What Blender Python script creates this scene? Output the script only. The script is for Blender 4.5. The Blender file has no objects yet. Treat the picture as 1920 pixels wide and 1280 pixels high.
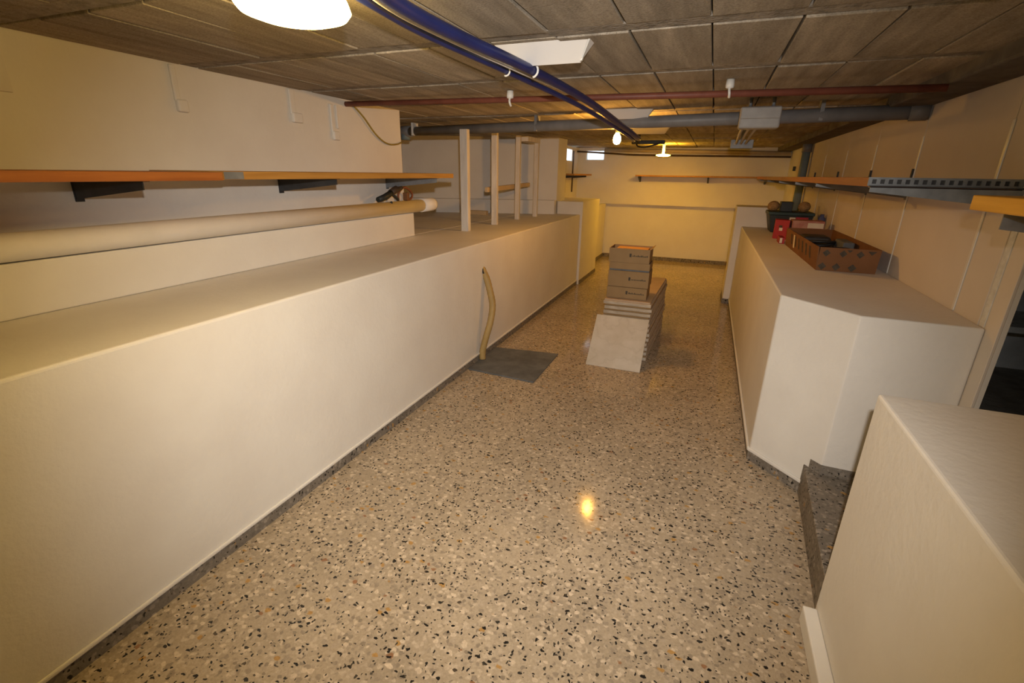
import bpy, bmesh, math, random
from mathutils import Vector, Matrix

random.seed(7)
C = bpy.context.scene.collection
SC = bpy.context.scene

# ------------------------------------------------------------------ camera
cam_d = bpy.data.cameras.new('camera')
cam_d.sensor_width = 36.0
cam_d.lens = 900.0 / 1920.0 * 36.0
cam_d.clip_start = 0.02
cam = bpy.data.objects.new('camera', cam_d)
C.objects.link(cam)
RX = Vector((0.929, -0.136, 0.345)); RY = Vector((0.371, 0.302, -0.878)); RZ = Vector((0.015, 0.943, 0.331))
M = Matrix((RX, RY, RZ))
q = M.to_quaternion(); q.normalize()
cam.matrix_world = Matrix.Translation((0, 0, 1.6)) @ q.to_matrix().to_4x4()
SC.camera = cam

# ------------------------------------------------------------------ world, light, exposure
SC.view_settings.view_transform = 'Standard'
SC.view_settings.look = 'None'
SC.view_settings.gamma = 1.0
SC.view_settings.use_curve_mapping = False
SC.view_settings.exposure = 0.0
w = bpy.data.worlds.new('world'); SC.world = w; w.use_nodes = True
bg = w.node_tree.nodes['Background']
bg.inputs[0].default_value = (0.80, 0.90, 1.0, 1)
bg.inputs[1].default_value = 7.0

WARM = (1.0, 0.49, 0.035)
# the photographer's flash, just above the lens
fl = bpy.data.lights.new('camera_flash', 'SPOT')
fl.energy = 298.0
fl.color = (1.0, 0.93, 0.865)
fl.spot_size = math.radians(100)
fl.spot_blend = 1.0
fl.shadow_soft_size = 0.02
fo = bpy.data.objects.new('camera_flash', fl); C.objects.link(fo)
fo.matrix_world = Matrix.Translation((0.045, 0.02, 1.77)) @ q.to_matrix().to_4x4() @ Matrix.Rotation(math.radians(-4), 4, 'X')

# ------------------------------------------------------------------ helpers
class MB:
    def __init__(self):
        self.v = []; self.f = []; self.s = []
    def quadface(self, *pts, smooth=False):
        n = len(self.v); self.v += [tuple(p) for p in pts]
        self.f.append(tuple(range(n, n + len(pts)))); self.s.append(smooth); return self
    def prism(self, poly, z0, z1):
        """poly counter-clockwise list of (x, y); z0/z1 numbers or per-vertex lists"""
        k = len(poly); n = len(self.v)
        a = sum(poly[i][0] * poly[(i + 1) % k][1] - poly[(i + 1) % k][0] * poly[i][1] for i in range(k))
        if a < 0: poly = poly[::-1]
        self.v += [(p[0], p[1], z0) for p in poly] + [(p[0], p[1], z1) for p in poly]
        self.f.append(tuple(range(n + k - 1, n - 1, -1))); self.f.append(tuple(range(n + k, n + 2 * k)))
        for i in range(k):
            j = (i + 1) % k
            self.f.append((n + i, n + j, n + k + j, n + k + i))
        self.s += [False] * (k + 2)
        return self
    def box(self, x0, x1, y0, y1, z0, z1):
        return self.prism([(x0, y0), (x1, y0), (x1, y1), (x0, y1)], z0, z1)
    def hexa(self, b, t):
        """bottom 4 points ccw from above, top 4 points"""
        n = len(self.v); self.v += [tuple(p) for p in b] + [tuple(p) for p in t]
        self.f += [(n + 3, n + 2, n + 1, n), (n + 4, n + 5, n + 6, n + 7)]
        for i in range(4):
            j = (i + 1) % 4
            self.f.append((n + i, n + j, n + 4 + j, n + 4 + i))
        self.s += [False] * 6
        return self
    def tube(self, pts, r, n=10, closed=False, ridge=0.0):
        pts = [Vector(p) for p in pts]; k = len(pts); base = len(self.v)
        prev = None
        for i, p in enumerate(pts):
            a = pts[(i - 1) % k] if (closed or i > 0) else p
            b = pts[(i + 1) % k] if (closed or i < k - 1) else p
            t = (b - a).normalized()
            if prev is None:
                ref = Vector((0, 0, 1)) if abs(t.z) < 0.9 else Vector((1, 0, 0))
                u = t.cross(ref).normalized()
            else:
                u = (prev - t * prev.dot(t)).normalized()
            prev = u; w_ = t.cross(u)
            rr = (r[i] if isinstance(r, (list, tuple)) else r) + (ridge if i % 2 else 0.0)
            for j in range(n):
                an = 2 * math.pi * j / n
                self.v.append(tuple(p + (u * math.cos(an) + w_ * math.sin(an)) * rr))
        rings = k if closed else k - 1
        for i in range(rings):
            i2 = (i + 1) % k
            for j in range(n):
                j2 = (j + 1) % n
                self.f.append((base + i * n + j, base + i * n + j2, base + i2 * n + j2, base + i2 * n + j)); self.s.append(True)
        if not closed:
            self.f.append(tuple(base + j for j in range(n - 1, -1, -1))); self.s.append(False)
            self.f.append(tuple(base + (k - 1) * n + j for j in range(n))); self.s.append(False)
        return self
    def lathe(self, c, prof, n=24):
        """prof list of (radius, z) from low to high about the vertical through c"""
        base = len(self.v); k = len(prof)
        for r, z in prof:
            for j in range(n):
                an = 2 * math.pi * j / n
                self.v.append((c[0] + r * math.cos(an), c[1] + r * math.sin(an), c[2] + z))
        for i in range(k - 1):
            for j in range(n):
                j2 = (j + 1) % n
                self.f.append((base + i * n + j, base + i * n + j2, base + (i + 1) * n + j2, base + (i + 1) * n + j)); self.s.append(True)
        self.f.append(tuple(base + j for j in range(n - 1, -1, -1))); self.s.append(False)
        self.f.append(tuple(base + (k - 1) * n + j for j in range(n))); self.s.append(False)
        return self
    def ball(self, c, r, seg=18, rings=10, sz=1.0):
        prof = [(max(r * math.sin(math.pi * i / rings), r * 0.02), -r * sz * math.cos(math.pi * i / rings)) for i in range(rings + 1)]
        return self.lathe(c, prof, seg)
    def build(self, name, mat, parent=None, bevel=0.0, segs=2, **props):
        o3 = Vector((0, 0, 0))
        if parent is not None: o3 = parent_world(parent)
        me = bpy.data.meshes.new(name)
        me.from_pydata([tuple(Vector(v) - o3) for v in self.v], [], self.f)
        me.polygons.foreach_set('use_smooth', self.s)
        me.validate(); me.update()
        me.materials.append(mat)
        o = bpy.data.objects.new(name, me); C.objects.link(o)
        if parent is not None: o.parent = parent
        if bevel:
            m = o.modifiers.new('edge', 'BEVEL'); m.width = bevel; m.segments = segs; m.limit_method = 'ANGLE'; m.angle_limit = math.radians(40)
        for k, v in props.items(): o[k] = v
        return o

def parent_world(p):
    v = Vector((0, 0, 0))
    while p is not None:
        v = v + Vector(p.location); p = p.parent
    return v

def smooth_path(pts, n=8):
    pts = [Vector(p) for p in pts]; out = []
    for i in range(len(pts) - 1):
        p0 = pts[max(i - 1, 0)]; p1 = pts[i]; p2 = pts[i + 1]; p3 = pts[min(i + 2, len(pts) - 1)]
        for k in range(n):
            t = k / n
            out.append(0.5 * ((2 * p1) + (p2 - p0) * t + (2 * p0 - 5 * p1 + 4 * p2 - p3) * t * t + (3 * p1 - p0 - 3 * p2 + p3) * t ** 3))
    out.append(pts[-1]); return out

def thing(name, label, cat, loc, group=None):
    o = bpy.data.objects.new(name, None); C.objects.link(o)
    o.empty_display_size = 0.1
    o.location = loc; o['label'] = label; o['category'] = cat
    if group: o['group'] = group
    return o

def tag(o, label, cat, group=None):
    o['label'] = label; o['category'] = cat
    if group: o['group'] = group
    return o

def struct(o):
    o['kind'] = 'structure'; return o

# ------------------------------------------------------------------ materials
def new_mat(name):
    m = bpy.data.materials.new(name); m.use_nodes = True
    nt = m.node_tree; b = nt.nodes['Principled BSDF']
    return m, nt, b
def N(nt, t, **kw):
    n = nt.nodes.new(t)
    for k, v in kw.items(): setattr(n, k, v)
    return n
def ramp(nt, stops, interp='LINEAR'):
    r = N(nt, 'ShaderNodeValToRGB'); cr = r.color_ramp; cr.interpolation = interp
    while len(cr.elements) > 1: cr.elements.remove(cr.elements[-1])
    cr.elements[0].position = stops[0][0]; cr.elements[0].color = (*stops[0][1], 1)
    for p, c in stops[1:]:
        e = cr.elements.new(p); e.color = (*c, 1)
    return r
def coords(nt, scale=(1, 1, 1), kind='Object'):
    tc = N(nt, 'ShaderNodeTexCoord'); mp = N(nt, 'ShaderNodeMapping')
    mp.inputs['Scale'].default_value = scale
    nt.links.new(tc.outputs[kind], mp.inputs['Vector'])
    return mp.outputs['Vector']
def noise(nt, vec, scale, detail=4, rough=0.55):
    n = N(nt, 'ShaderNodeTexNoise'); n.inputs['Scale'].default_value = scale
    n.inputs['Detail'].default_value = detail; n.inputs['Roughness'].default_value = rough
    if vec is not None: nt.links.new(vec, n.inputs['Vector'])
    return n.outputs['Fac']
def bump(nt, b, h, strength, dist):
    n = N(nt, 'ShaderNodeBump'); n.inputs['Strength'].default_value = strength; n.inputs['Distance'].default_value = dist
    nt.links.new(h, n.inputs['Height']); nt.links.new(n.outputs['Normal'], b.inputs['Normal'])
def mixc(nt, fac, a, b_):
    n = N(nt, 'ShaderNodeMix', data_type='RGBA')
    for s, v in ((n.inputs['Factor'], fac), (n.inputs['A'], a), (n.inputs['B'], b_)):
        if hasattr(v, 'node'): nt.links.new(v, s)
        elif isinstance(v, tuple): s.default_value = (*v, 1) if len(v) == 3 else v
        else: s.default_value = v
    return n.outputs['Result']

def noisy(name, c0, c1, scale=8, rough=0.7, stretch=(1, 1, 1), bstr=0.15, bscale=60, metallic=0.0, spec=0.4, bdist=0.01, lo=0.3, hi=0.7, kind='Object'):
    m, nt, b = new_mat(name)
    v = coords(nt, stretch, kind)
    r = ramp(nt, [(lo, c0), (hi, c1)])
    nt.links.new(noise(nt, v, scale), r.inputs['Fac'])
    nt.links.new(r.outputs['Color'], b.inputs['Base Color'])
    b.inputs['Roughness'].default_value = rough; b.inputs['Metallic'].default_value = metallic
    b.inputs['Specular IOR Level'].default_value = spec
    if bstr: bump(nt, b, noise(nt, v, bscale, 3), bstr, bdist)
    return m

plaster = noisy('white_plaster', (0.72, 0.69, 0.64), (0.78, 0.76, 0.71), 2.2, 0.75, bstr=0.25, bscale=45, spec=0.25, bdist=0.006)
plaster_gloss = noisy('painted_plaster', (0.71, 0.68, 0.63), (0.77, 0.75, 0.70), 2.5, 0.55, bstr=0.3, bscale=38, spec=0.35, bdist=0.006)
board_paint = noisy('painted_board', (0.68, 0.62, 0.55), (0.72, 0.66, 0.59), 3, 0.7, bstr=0.08, bscale=70, spec=0.25, bdist=0.004)
tape_white = noisy('glossy_white_strip', (0.74, 0.73, 0.70), (0.8, 0.79, 0.76), 5, 0.3, bstr=0.25, bscale=25, spec=0.5, bdist=0.004)
filler = noisy('rough_white_filler', (0.60, 0.60, 0.58), (0.8, 0.8, 0.78), 26, 0.8, bstr=0.4, bscale=60, spec=0.2)
grey_render = noisy('bare_grey_render', (0.56, 0.61, 0.63), (0.76, 0.80, 0.82), 5, 0.9, bstr=0.4, bscale=25, spec=0.15)
dusty = noisy('dark_dust', (0.22, 0.205, 0.18), (0.36, 0.34, 0.31), 9, 0.95, bstr=0.5, bscale=40, spec=0.1)
joist_mat = noisy('joist_concrete', (0.22, 0.20, 0.17), (0.40, 0.36, 0.31), 22, 0.95, bstr=0.7, bscale=70, spec=0.1, bdist=0.012)
edge_conc = noisy('edge_concrete', (0.12, 0.105, 0.09), (0.2, 0.18, 0.155), 7, 0.95, bstr=0.4, bscale=50, spec=0.1)
dark_gap = noisy('dark_mortar', (0.03, 0.027, 0.024), (0.06, 0.055, 0.05), 12, 1.0, bstr=0.2, spec=0.05)
wood_yel = noisy('yellow_pine', (0.36, 0.17, 0.035), (0.50, 0.26, 0.06), 3, 0.55, stretch=(6, 0.7, 14), bstr=0.08)
wood_org = noisy('orange_pine', (0.28, 0.085, 0.018), (0.40, 0.14, 0.032), 3, 0.5, stretch=(6, 0.7, 14), bstr=0.08)
wood_red = noisy('reddish_pine', (0.26, 0.08, 0.03), (0.38, 0.13, 0.05), 3, 0.55, stretch=(6, 0.7, 14), bstr=0.08)
wood_plank = noisy('amber_plank', (0.62, 0.30, 0.03), (0.78, 0.42, 0.06), 3, 0.5, stretch=(6, 0.7, 14), bstr=0.08)
wood_pale = noisy('pale_timber', (0.50, 0.36, 0.20), (0.62, 0.48, 0.30), 4, 0.7, stretch=(1, 1, 1), bstr=0.1)
post_paint = noisy('whitewashed_timber', (0.58, 0.53, 0.47), (0.74, 0.70, 0.64), 5, 0.75, stretch=(4, 4, 0.6), bstr=0.2, bscale=30)
steel_dark = noisy('dark_steel', (0.035, 0.037, 0.04), (0.06, 0.062, 0.065), 9, 0.5, metallic=0.3, bstr=0.03)
steel_grey = noisy('galvanised_steel', (0.17, 0.185, 0.20), (0.26, 0.28, 0.30), 14, 0.5, metallic=0.35, bstr=0.03)
blue_tube = noisy('blue_conduit', (0.008, 0.016, 0.095), (0.013, 0.024, 0.135), 8, 0.4, bstr=0.0, spec=0.5)
white_plastic = noisy('white_plastic', (0.74, 0.74, 0.72), (0.78, 0.78, 0.76), 6, 0.4, bstr=0.0, spec=0.45)
white_lamp_box = noisy('white_enamel', (0.78, 0.77, 0.75), (0.82, 0.81, 0.79), 3, 0.55, bstr=0.0, spec=0.35)
grey_plastic = noisy('grey_plastic', (0.30, 0.295, 0.29), (0.38, 0.375, 0.37), 12, 0.5, bstr=0.05)
pvc_grey = noisy('grey_pvc', (0.17, 0.17, 0.175), (0.23, 0.23, 0.235), 7, 0.45, bstr=0.03)
pvc_teal = noisy('bluegrey_pvc', (0.14, 0.20, 0.24), (0.19, 0.26, 0.30), 7, 0.5, bstr=0.03)
pvc_white = noisy('dusty_white_pvc', (0.74, 0.72, 0.68), (0.80, 0.78, 0.75), 6, 0.6, bstr=0.1, bscale=18)
pipe_red = noisy('rusty_red_pipe', (0.15, 0.045, 0.03), (0.24, 0.08, 0.05), 9, 0.5, bstr=0.1)
pipe_dark = noisy('dark_brown_pipe', (0.05, 0.03, 0.018), (0.09, 0.055, 0.03), 9, 0.5, bstr=0.05)
pipe_cream = noisy('cream_pipe', (0.50, 0.40, 0.25), (0.60, 0.49, 0.32), 6, 0.5, bstr=0.05)
cable_yg = noisy('yellow_green_cable', (0.26, 0.19, 0.04), (0.36, 0.28, 0.06), 40, 0.5, bstr=0.0)
cable_black = noisy('black_cable', (0.015, 0.014, 0.013), (0.03, 0.028, 0.026), 10, 0.5, bstr=0.0)
cable_brown = noisy('brown_cable', (0.17, 0.055, 0.02), (0.26, 0.09, 0.04), 10, 0.6, bstr=0.0)
hose_tan = noisy('tan_hose', (0.34, 0.225, 0.075), (0.44, 0.30, 0.115), 8, 0.55, bstr=0.1)
mat_grey = noisy('grey_slab', (0.085, 0.092, 0.098), (0.15, 0.158, 0.165), 9, 0.75, bstr=0.2, bscale=50)
cardboard = noisy('cardboard', (0.27, 0.175, 0.085), (0.33, 0.22, 0.11), 4, 0.85, bstr=0.1, spec=0.15)
cardboard_dk = noisy('brown_cardboard', (0.165, 0.078, 0.034), (0.22, 0.105, 0.048), 4, 0.85, bstr=0.1, spec=0.15)
cardboard_in = noisy('orange_cardboard_lining', (0.50, 0.26, 0.09), (0.60, 0.33, 0.12), 4, 0.85, bstr=0.05, spec=0.15)
print_dark = noisy('dark_ink', (0.06, 0.05, 0.04), (0.10, 0.085, 0.065), 30, 0.85, bstr=0.0, spec=0.1)
print_grey = noisy('grey_ink', (0.10, 0.095, 0.09), (0.15, 0.14, 0.13), 30, 0.85, bstr=0.0, spec=0.1)
paper_white = noisy('white_label', (0.62, 0.56, 0.46), (0.70, 0.64, 0.54), 8, 0.7, bstr=0.0)
box_red = noisy('red_carton', (0.30, 0.012, 0.02), (0.40, 0.022, 0.03), 6, 0.55, bstr=0.05)
box_pink = noisy('worn_pink_carton', (0.34, 0.10, 0.09), (0.45, 0.26, 0.20), 14, 0.7, bstr=0.05)
tool_black = noisy('black_plastic', (0.012, 0.016, 0.016), (0.025, 0.032, 0.032), 8, 0.5, bstr=0.05)
tool_green = noisy('dark_green_plastic', (0.012, 0.03, 0.03), (0.022, 0.05, 0.05), 8, 0.5, bstr=0.05)
twine = noisy('brown_twine', (0.20, 0.11, 0.04), (0.46, 0.30, 0.14), 30, 0.9, bstr=0.6, bscale=70, stretch=(1, 1, 3))
blue_tin = noisy('blue_tin', (0.05, 0.07, 0.18), (0.08, 0.10, 0.24), 8, 0.45, bstr=0.0)
tile_edge = noisy('tile_pack_edge', (0.36, 0.29, 0.21), (0.56, 0.48, 0.38), 9, 0.8, bstr=0.2, bscale=40, stretch=(1, 1, 3))
tile_top = noisy('tile_pack_top', (0.42, 0.30, 0.20), (0.50, 0.37, 0.25), 5, 0.7, bstr=0.05)

def make_tile_face():
    m, nt, b = new_mat('veined_beige_tile')
    v = coords(nt)
    wv = N(nt, 'ShaderNodeTexWave'); wv.inputs['Scale'].default_value = 1.6; wv.inputs['Distortion'].default_value = 22; wv.wave_type = 'RINGS'
    wv.inputs['Detail'].default_value = 4; wv.inputs['Detail Scale'].default_value = 1.6
    nt.links.new(v, wv.inputs['Vector'])
    r = ramp(nt, [(0.0, (0.52, 0.47, 0.395)), (0.12, (0.555, 0.505, 0.43)), (1.0, (0.57, 0.52, 0.445))])
    nt.links.new(wv.outputs['Fac'], r.inputs['Fac'])
    r2 = ramp(nt, [(0.35, (0.88, 0.86, 0.82)), (0.65, (1, 1, 1))])
    nt.links.new(noise(nt, v, 6), r2.inputs['Fac'])
    mul = N(nt, 'ShaderNodeMix', data_type='RGBA', blend_type='MULTIPLY'); mul.inputs['Factor'].default_value = 1
    nt.links.new(r.outputs['Color'], mul.inputs['A']); nt.links.new(r2.outputs['Color'], mul.inputs['B'])
    nt.links.new(mul.outputs['Result'], b.inputs['Base Color'])
    b.inputs['Roughness'].default_value = 0.45; b.inputs['Specular IOR Level'].default_value = 0.35
    return m
tile_face = make_tile_face()

def make_block():
    m, nt, b = new_mat('ceiling_block_concrete')
    tc = N(nt, 'ShaderNodeTexCoord'); oi = N(nt, 'ShaderNodeObjectInfo')
    ad = N(nt, 'ShaderNodeVectorMath', operation='ADD'); sc_ = N(nt, 'ShaderNodeVectorMath', operation='SCALE')
    nt.links.new(oi.outputs['Random'], sc_.inputs['Scale']); sc_.inputs[0].default_value = (37, 53, 11)
    nt.links.new(tc.outputs['Object'], ad.inputs[0]); nt.links.new(sc_.outputs[0], ad.inputs[1])
    mp = N(nt, 'ShaderNodeMapping'); mp.inputs['Scale'].default_value = (6.0, 0.7, 1); nt.links.new(ad.outputs[0], mp.inputs['Vector'])
    n1 = noise(nt, mp.outputs[0], 2.6, 5, 0.6)
    r1 = ramp(nt, [(0.28, (0.30, 0.265, 0.215)), (0.5, (0.42, 0.372, 0.305)), (0.75, (0.58, 0.515, 0.425))])
    nt.links.new(n1, r1.inputs['Fac'])
    n2 = noise(nt, ad.outputs[0], 130, 3, 0.7)
    r2 = ramp(nt, [(0.3, (0.66, 0.65, 0.63)), (0.55, (1, 1, 1)), (0.8, (1.12, 1.12, 1.1))])
    nt.links.new(n2, r2.inputs['Fac'])
    r3 = ramp(nt, [(0.0, (0.80, 0.80, 0.80)), (1.0, (1.1, 1.1, 1.08))])
    nt.links.new(oi.outputs['Random'], r3.inputs['Fac'])
    a = N(nt, 'ShaderNodeMix', data_type='RGBA', blend_type='MULTIPLY'); a.inputs['Factor'].default_value = 1
    nt.links.new(r1.outputs['Color'], a.inputs['A']); nt.links.new(r2.outputs['Color'], a.inputs['B'])
    c = N(nt, 'ShaderNodeMix', data_type='RGBA', blend_type='MULTIPLY'); c.inputs['Factor'].default_value = 1
    nt.links.new(a.outputs['Result'], c.inputs['A']); nt.links.new(r3.outputs['Color'], c.inputs['B'])
    nt.links.new(c.outputs['Result'], b.inputs['Base Color'])
    b.inputs['Roughness'].default_value = 0.95; b.inputs['Specular IOR Level'].default_value = 0.1
    bump(nt, b, n2, 0.5, 0.006)
    return m
block_mat = make_block()

def make_terrazzo(name, base, light, r0=0.06, r1=0.13):
    m, nt, b = new_mat(name)
    tc = N(nt, 'ShaderNodeTexCoord')
    nz = N(nt, 'ShaderNodeTexNoise'); nz.inputs['Scale'].default_value = 45; nz.inputs['Detail'].default_value = 2
    nt.links.new(tc.outputs['Object'], nz.inputs['Vector'])
    sc_ = N(nt, 'ShaderNodeVectorMath', operation='SCALE'); sc_.inputs['Scale'].default_value = 0.022
    sub = N(nt, 'ShaderNodeVectorMath', operation='SUBTRACT'); sub.inputs[1].default_value = (0.5, 0.5, 0.5)
    nt.links.new(nz.outputs['Color'], sub.inputs[0]); nt.links.new(sub.outputs[0], sc_.inputs[0])
    ad = N(nt, 'ShaderNodeVectorMath', operation='ADD'); nt.links.new(tc.outputs['Object'], ad.inputs[0]); nt.links.new(sc_.outputs[0], ad.inputs[1])
    P = ad.outputs[0]
    cloud = ramp(nt, [(0.35, tuple(x * 0.88 for x in base)), (0.65, tuple(x * 1.1 for x in base))])
    nt.links.new(noise(nt, tc.outputs['Object'], 2.2, 5), cloud.inputs['Fac'])
    col = cloud.outputs['Color']
    def layer(col, scale, stretch, rot, lo, hi, r0, r1, chip):
        """chips: voronoi cells whose random value lies in lo..hi, inside radius r0..r1 of the cell"""
        mp = N(nt, 'ShaderNodeMapping'); mp.inputs['Scale'].default_value = stretch; mp.inputs['Rotation'].default_value = rot
        nt.links.new(P, mp.inputs['Vector'])
        vo = N(nt, 'ShaderNodeTexVoronoi'); vo.inputs['Scale'].default_value = scale; nt.links.new(mp.outputs[0], vo.inputs['Vector'])
        sep = N(nt, 'ShaderNodeSeparateColor'); nt.links.new(vo.outputs['Color'], sep.inputs[0])
        a1 = N(nt, 'ShaderNodeMath', operation='GREATER_THAN'); nt.links.new(sep.outputs[0], a1.inputs[0]); a1.inputs[1].default_value = lo
        a2 = N(nt, 'ShaderNodeMath', operation='LESS_THAN'); nt.links.new(sep.outputs[0], a2.inputs[0]); a2.inputs[1].default_value = hi
        rd = ramp(nt, [(r0, (1, 1, 1)), (r1, (0, 0, 0))]); nt.links.new(vo.outputs['Distance'], rd.inputs['Fac'])
        m1 = N(nt, 'ShaderNodeMath', operation='MULTIPLY'); nt.links.new(a1.outputs[0], m1.inputs[0]); nt.links.new(a2.outputs[0], m1.inputs[1])
        m2 = N(nt, 'ShaderNodeMath', operation='MULTIPLY'); nt.links.new(m1.outputs[0], m2.inputs[0]); nt.links.new(rd.outputs['Color'], m2.inputs[1])
        rc = ramp(nt, chip, 'CONSTANT'); nt.links.new(sep.outputs[1], rc.inputs['Fac'])
        return mixc(nt, m2.outputs[0], col, rc.outputs['Color'])
    l1 = light
    col = layer(col, 44, (1.1, 1, 1), (0, 0, 0.1), 0.0, 0.75, 0.38, 0.46,
                [(0.0, tuple(x * 0.62 for x in l1)), (0.3, tuple(x * 0.80 for x in l1)), (0.55, tuple(x * 0.92 for x in l1)), (0.8, tuple(x * 1.12 for x in l1))])
    col = layer(col, 36, (1, 1.25, 1), (0, 0, 0.3), 0.0, 0.62, 0.36, 0.48,
                [(0.0, tuple(x * 0.70 for x in l1)), (0.25, l1), (0.5, tuple(x * 1.14 for x in l1)), (0.85, tuple(x * 1.35 for x in l1))])
    col = layer(col, 27, (1, 1.4, 1), (0, 0, 0.5), 0.0, 0.20, 0.30, 0.40,
                [(0.0, tuple(x * 1.3 for x in l1)), (0.5, (0.42, 0.25, 0.09)), (0.76, (0.28, 0.15, 0.08)), (0.86, tuple(x * 1.4 for x in l1))])
    col = layer(col, 27, (1, 1.9, 1), (0, 0, 0.4), 0.0, 0.30, 0.24, 0.29,
                [(0.0, (0.022, 0.020, 0.018)), (0.65, (0.04, 0.036, 0.03)), (0.88, (0.09, 0.07, 0.05))])
    col = layer(col, 36, (1.8, 1, 1), (0, 0, -0.5), 0.0, 0.28, 0.24, 0.29,
                [(0.0, (0.024, 0.022, 0.02)), (0.7, (0.06, 0.052, 0.04))])
    col = layer(col, 62, (1, 1.4, 1), (0, 0, 0.9), 0.0, 0.20, 0.27, 0.33,
                [(0.0, (0.03, 0.028, 0.025)), (0.6, (0.09, 0.075, 0.058))])
    gr = ramp(nt, [(0.3, (0.80, 0.79, 0.77)), (0.7, (1.12, 1.12, 1.12))])
    nt.links.new(noise(nt, P, 110, 3, 0.7), gr.inputs['Fac'])
    gm = N(nt, 'ShaderNodeMix', data_type='RGBA', blend_type='MULTIPLY'); gm.inputs['Factor'].default_value = 1
    nt.links.new(col, gm.inputs['A']); nt.links.new(gr.outputs['Color'], gm.inputs['B'])
    nt.links.new(gm.outputs['Result'], b.inputs['Base Color'])
    rr = ramp(nt, [(0.35, (r0, r0, r0)), (0.7, (r1, r1, r1))])
    nt.links.new(noise(nt, tc.outputs['Object'], 5, 5), rr.inputs['Fac'])
    nt.links.new(rr.outputs['Color'], b.inputs['Roughness'])
    b.inputs['Specular IOR Level'].default_value = 0.19
    return m
terrazzo = make_terrazzo('terrazzo', (0.41, 0.335, 0.24), (0.44, 0.362, 0.268))
terrazzo_grey = make_terrazzo('grey_terrazzo', (0.21, 0.185, 0.155), (0.25, 0.22, 0.185), 0.5, 0.65)

def emit(name, col, strength):
    m, nt, b = new_mat(name)
    b.inputs['Base Color'].default_value = (0.8, 0.8, 0.8, 1)
    b.inputs['Emission Color'].default_value = (*col, 1); b.inputs['Emission Strength'].default_value = strength
    return m
glow_big = emit('lit_opal_glass', (1.0, 0.66, 0.19), 55.0)
glow_bulb = emit('lit_bulb_glass', (1.0, 0.46, 0.07), 600.0)
glow_far = emit('lit_far_glass', (1.0, 0.50, 0.03), 150.0)

def make_frosted():
    m = bpy.data.materials.new('frosted_window_glass'); m.use_nodes = True; nt = m.node_tree
    for n in list(nt.nodes): nt.nodes.remove(n)
    out = N(nt, 'ShaderNodeOutputMaterial'); tl = N(nt, 'ShaderNodeBsdfTranslucent'); df = N(nt, 'ShaderNodeBsdfDiffuse'); mx = N(nt, 'ShaderNodeMixShader')
    tl.inputs['Color'].default_value = (0.92, 0.95, 0.97, 1); df.inputs['Color'].default_value = (0.8, 0.82, 0.84, 1); mx.inputs[0].default_value = 0.12
    nt.links.new(tl.outputs[0], mx.inputs[1]); nt.links.new(df.outputs[0], mx.inputs[2]); nt.links.new(mx.outputs[0], out.inputs[0]); return m
frosted = make_frosted()

# ------------------------------------------------------------------ the room
ZF = -0.065      # floor level (coordinates are measured from the top of the skirting)
ZC = 2.10        # underside of the ceiling blocks
XL, XR = -2.65, 1.20
YE = 3.95        # where the near left wall stops and the alcove starts
YFAR = 10.30

floor = struct(MB().prism([(-4.4, -1.6), (3.0, -1.6), (3.0, 10.7), (-4.4, 10.7)], ZF - 0.1, ZF).build('floor', terrazzo))

# ceiling slab with its blocks and joists
ceil = struct(MB().box(-4.6, 3.0, -1.7, 10.8, ZC + 0.03, ZC + 0.15).build('ceiling', dark_gap))
PX, JP, JW = 0.2855, 0.82, 0.10
bx_me = None
joist0 = 1.15
for r in range(-3, 12):
    y0 = joist0 + r * JP
    if y0 > 10.2: continue
    x_left = -4.4 if y0 + JP > YE and y0 < 7.0 else XL
    jb = MB().box(x_left, XR, y0 + 0.004, y0 + JW - 0.004, ZC + 0.004, ZC + 0.05)
    jb.build('ceiling_joist', joist_mat, ceil, bevel=0.004, segs=1)
for r in range(-3, 12):
    y0 = joist0 + r * JP + JW
    y1 = y0 + JP - JW
    if y0 > 10.3: continue
    y1 = min(y1, 10.4)
    kmax = 5; kmin = -8
    if YE - 0.3 < y0 < 6.9: kmin = -14
    for k in range(kmin, kmax + 1):
        xa = -0.365 + k * PX; xb = xa + PX
        dz = random.uniform(-0.003, 0.003)
        if bx_me is None or y1 - y0 < JP - JW - 0.01:
            o = MB().box(0.004, PX - 0.004, 0.003, (y1 - y0) - 0.003, 0.0, 0.06).build('ceiling_block', block_mat, None, bevel=0.0025, segs=1)
            if bx_me is None and y1 - y0 > JP - JW - 0.01: bx_me = o.data
        else:
            o = bpy.data.objects.new('ceiling_block', bx_me); C.objects.link(o)
            m = o.modifiers.new('edge', 'BEVEL'); m.width = 0.0025; m.segments = 1
        o.parent = ceil
        o.location = (xa + random.uniform(-0.002, 0.002), y0, ZC + dz)
        o.rotation_euler = (random.uniform(-0.004, 0.004), random.uniform(-0.006, 0.006), random.uniform(-0.003, 0.003))
# edge beam along the right wall
struct(MB().box(0.98, XR, 2.0, 10.3, ZC - 0.065, ZC + 0.04).build('trim_1', edge_conc, bevel=0.01))

# near left wall, up to the alcove
wl = struct(MB().box(-2.85, XL, -1.6, YE, ZF, ZC + 0.05).build('wall_left', plaster, bevel=0.006))
# alcove: outer side, and the slanting cross wall
struct(MB().box(-4.6, -4.4, 3.7, 7.2, ZF, ZC + 0.05).build('wall_alcove_side', plaster))
struct(MB().box(-4.6, -2.85, 3.75, YE, ZF, ZC + 0.05).build('wall_alcove_near', plaster))
struct(MB().prism([(-2.20, 7.36), (-4.45, 6.55), (-4.45, 7.1), (-2.20, 7.82)], ZF, ZC + 0.05).build('wall_alcove', plaster, bevel=0.006))
struct(MB().prism([(-2.2, 7.26), (-4.42, 6.44), (-4.42, 6.60), (-2.2, 7.395)], 1.0, 1.22).build('trim_2', plaster, bevel=0.008))

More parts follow.
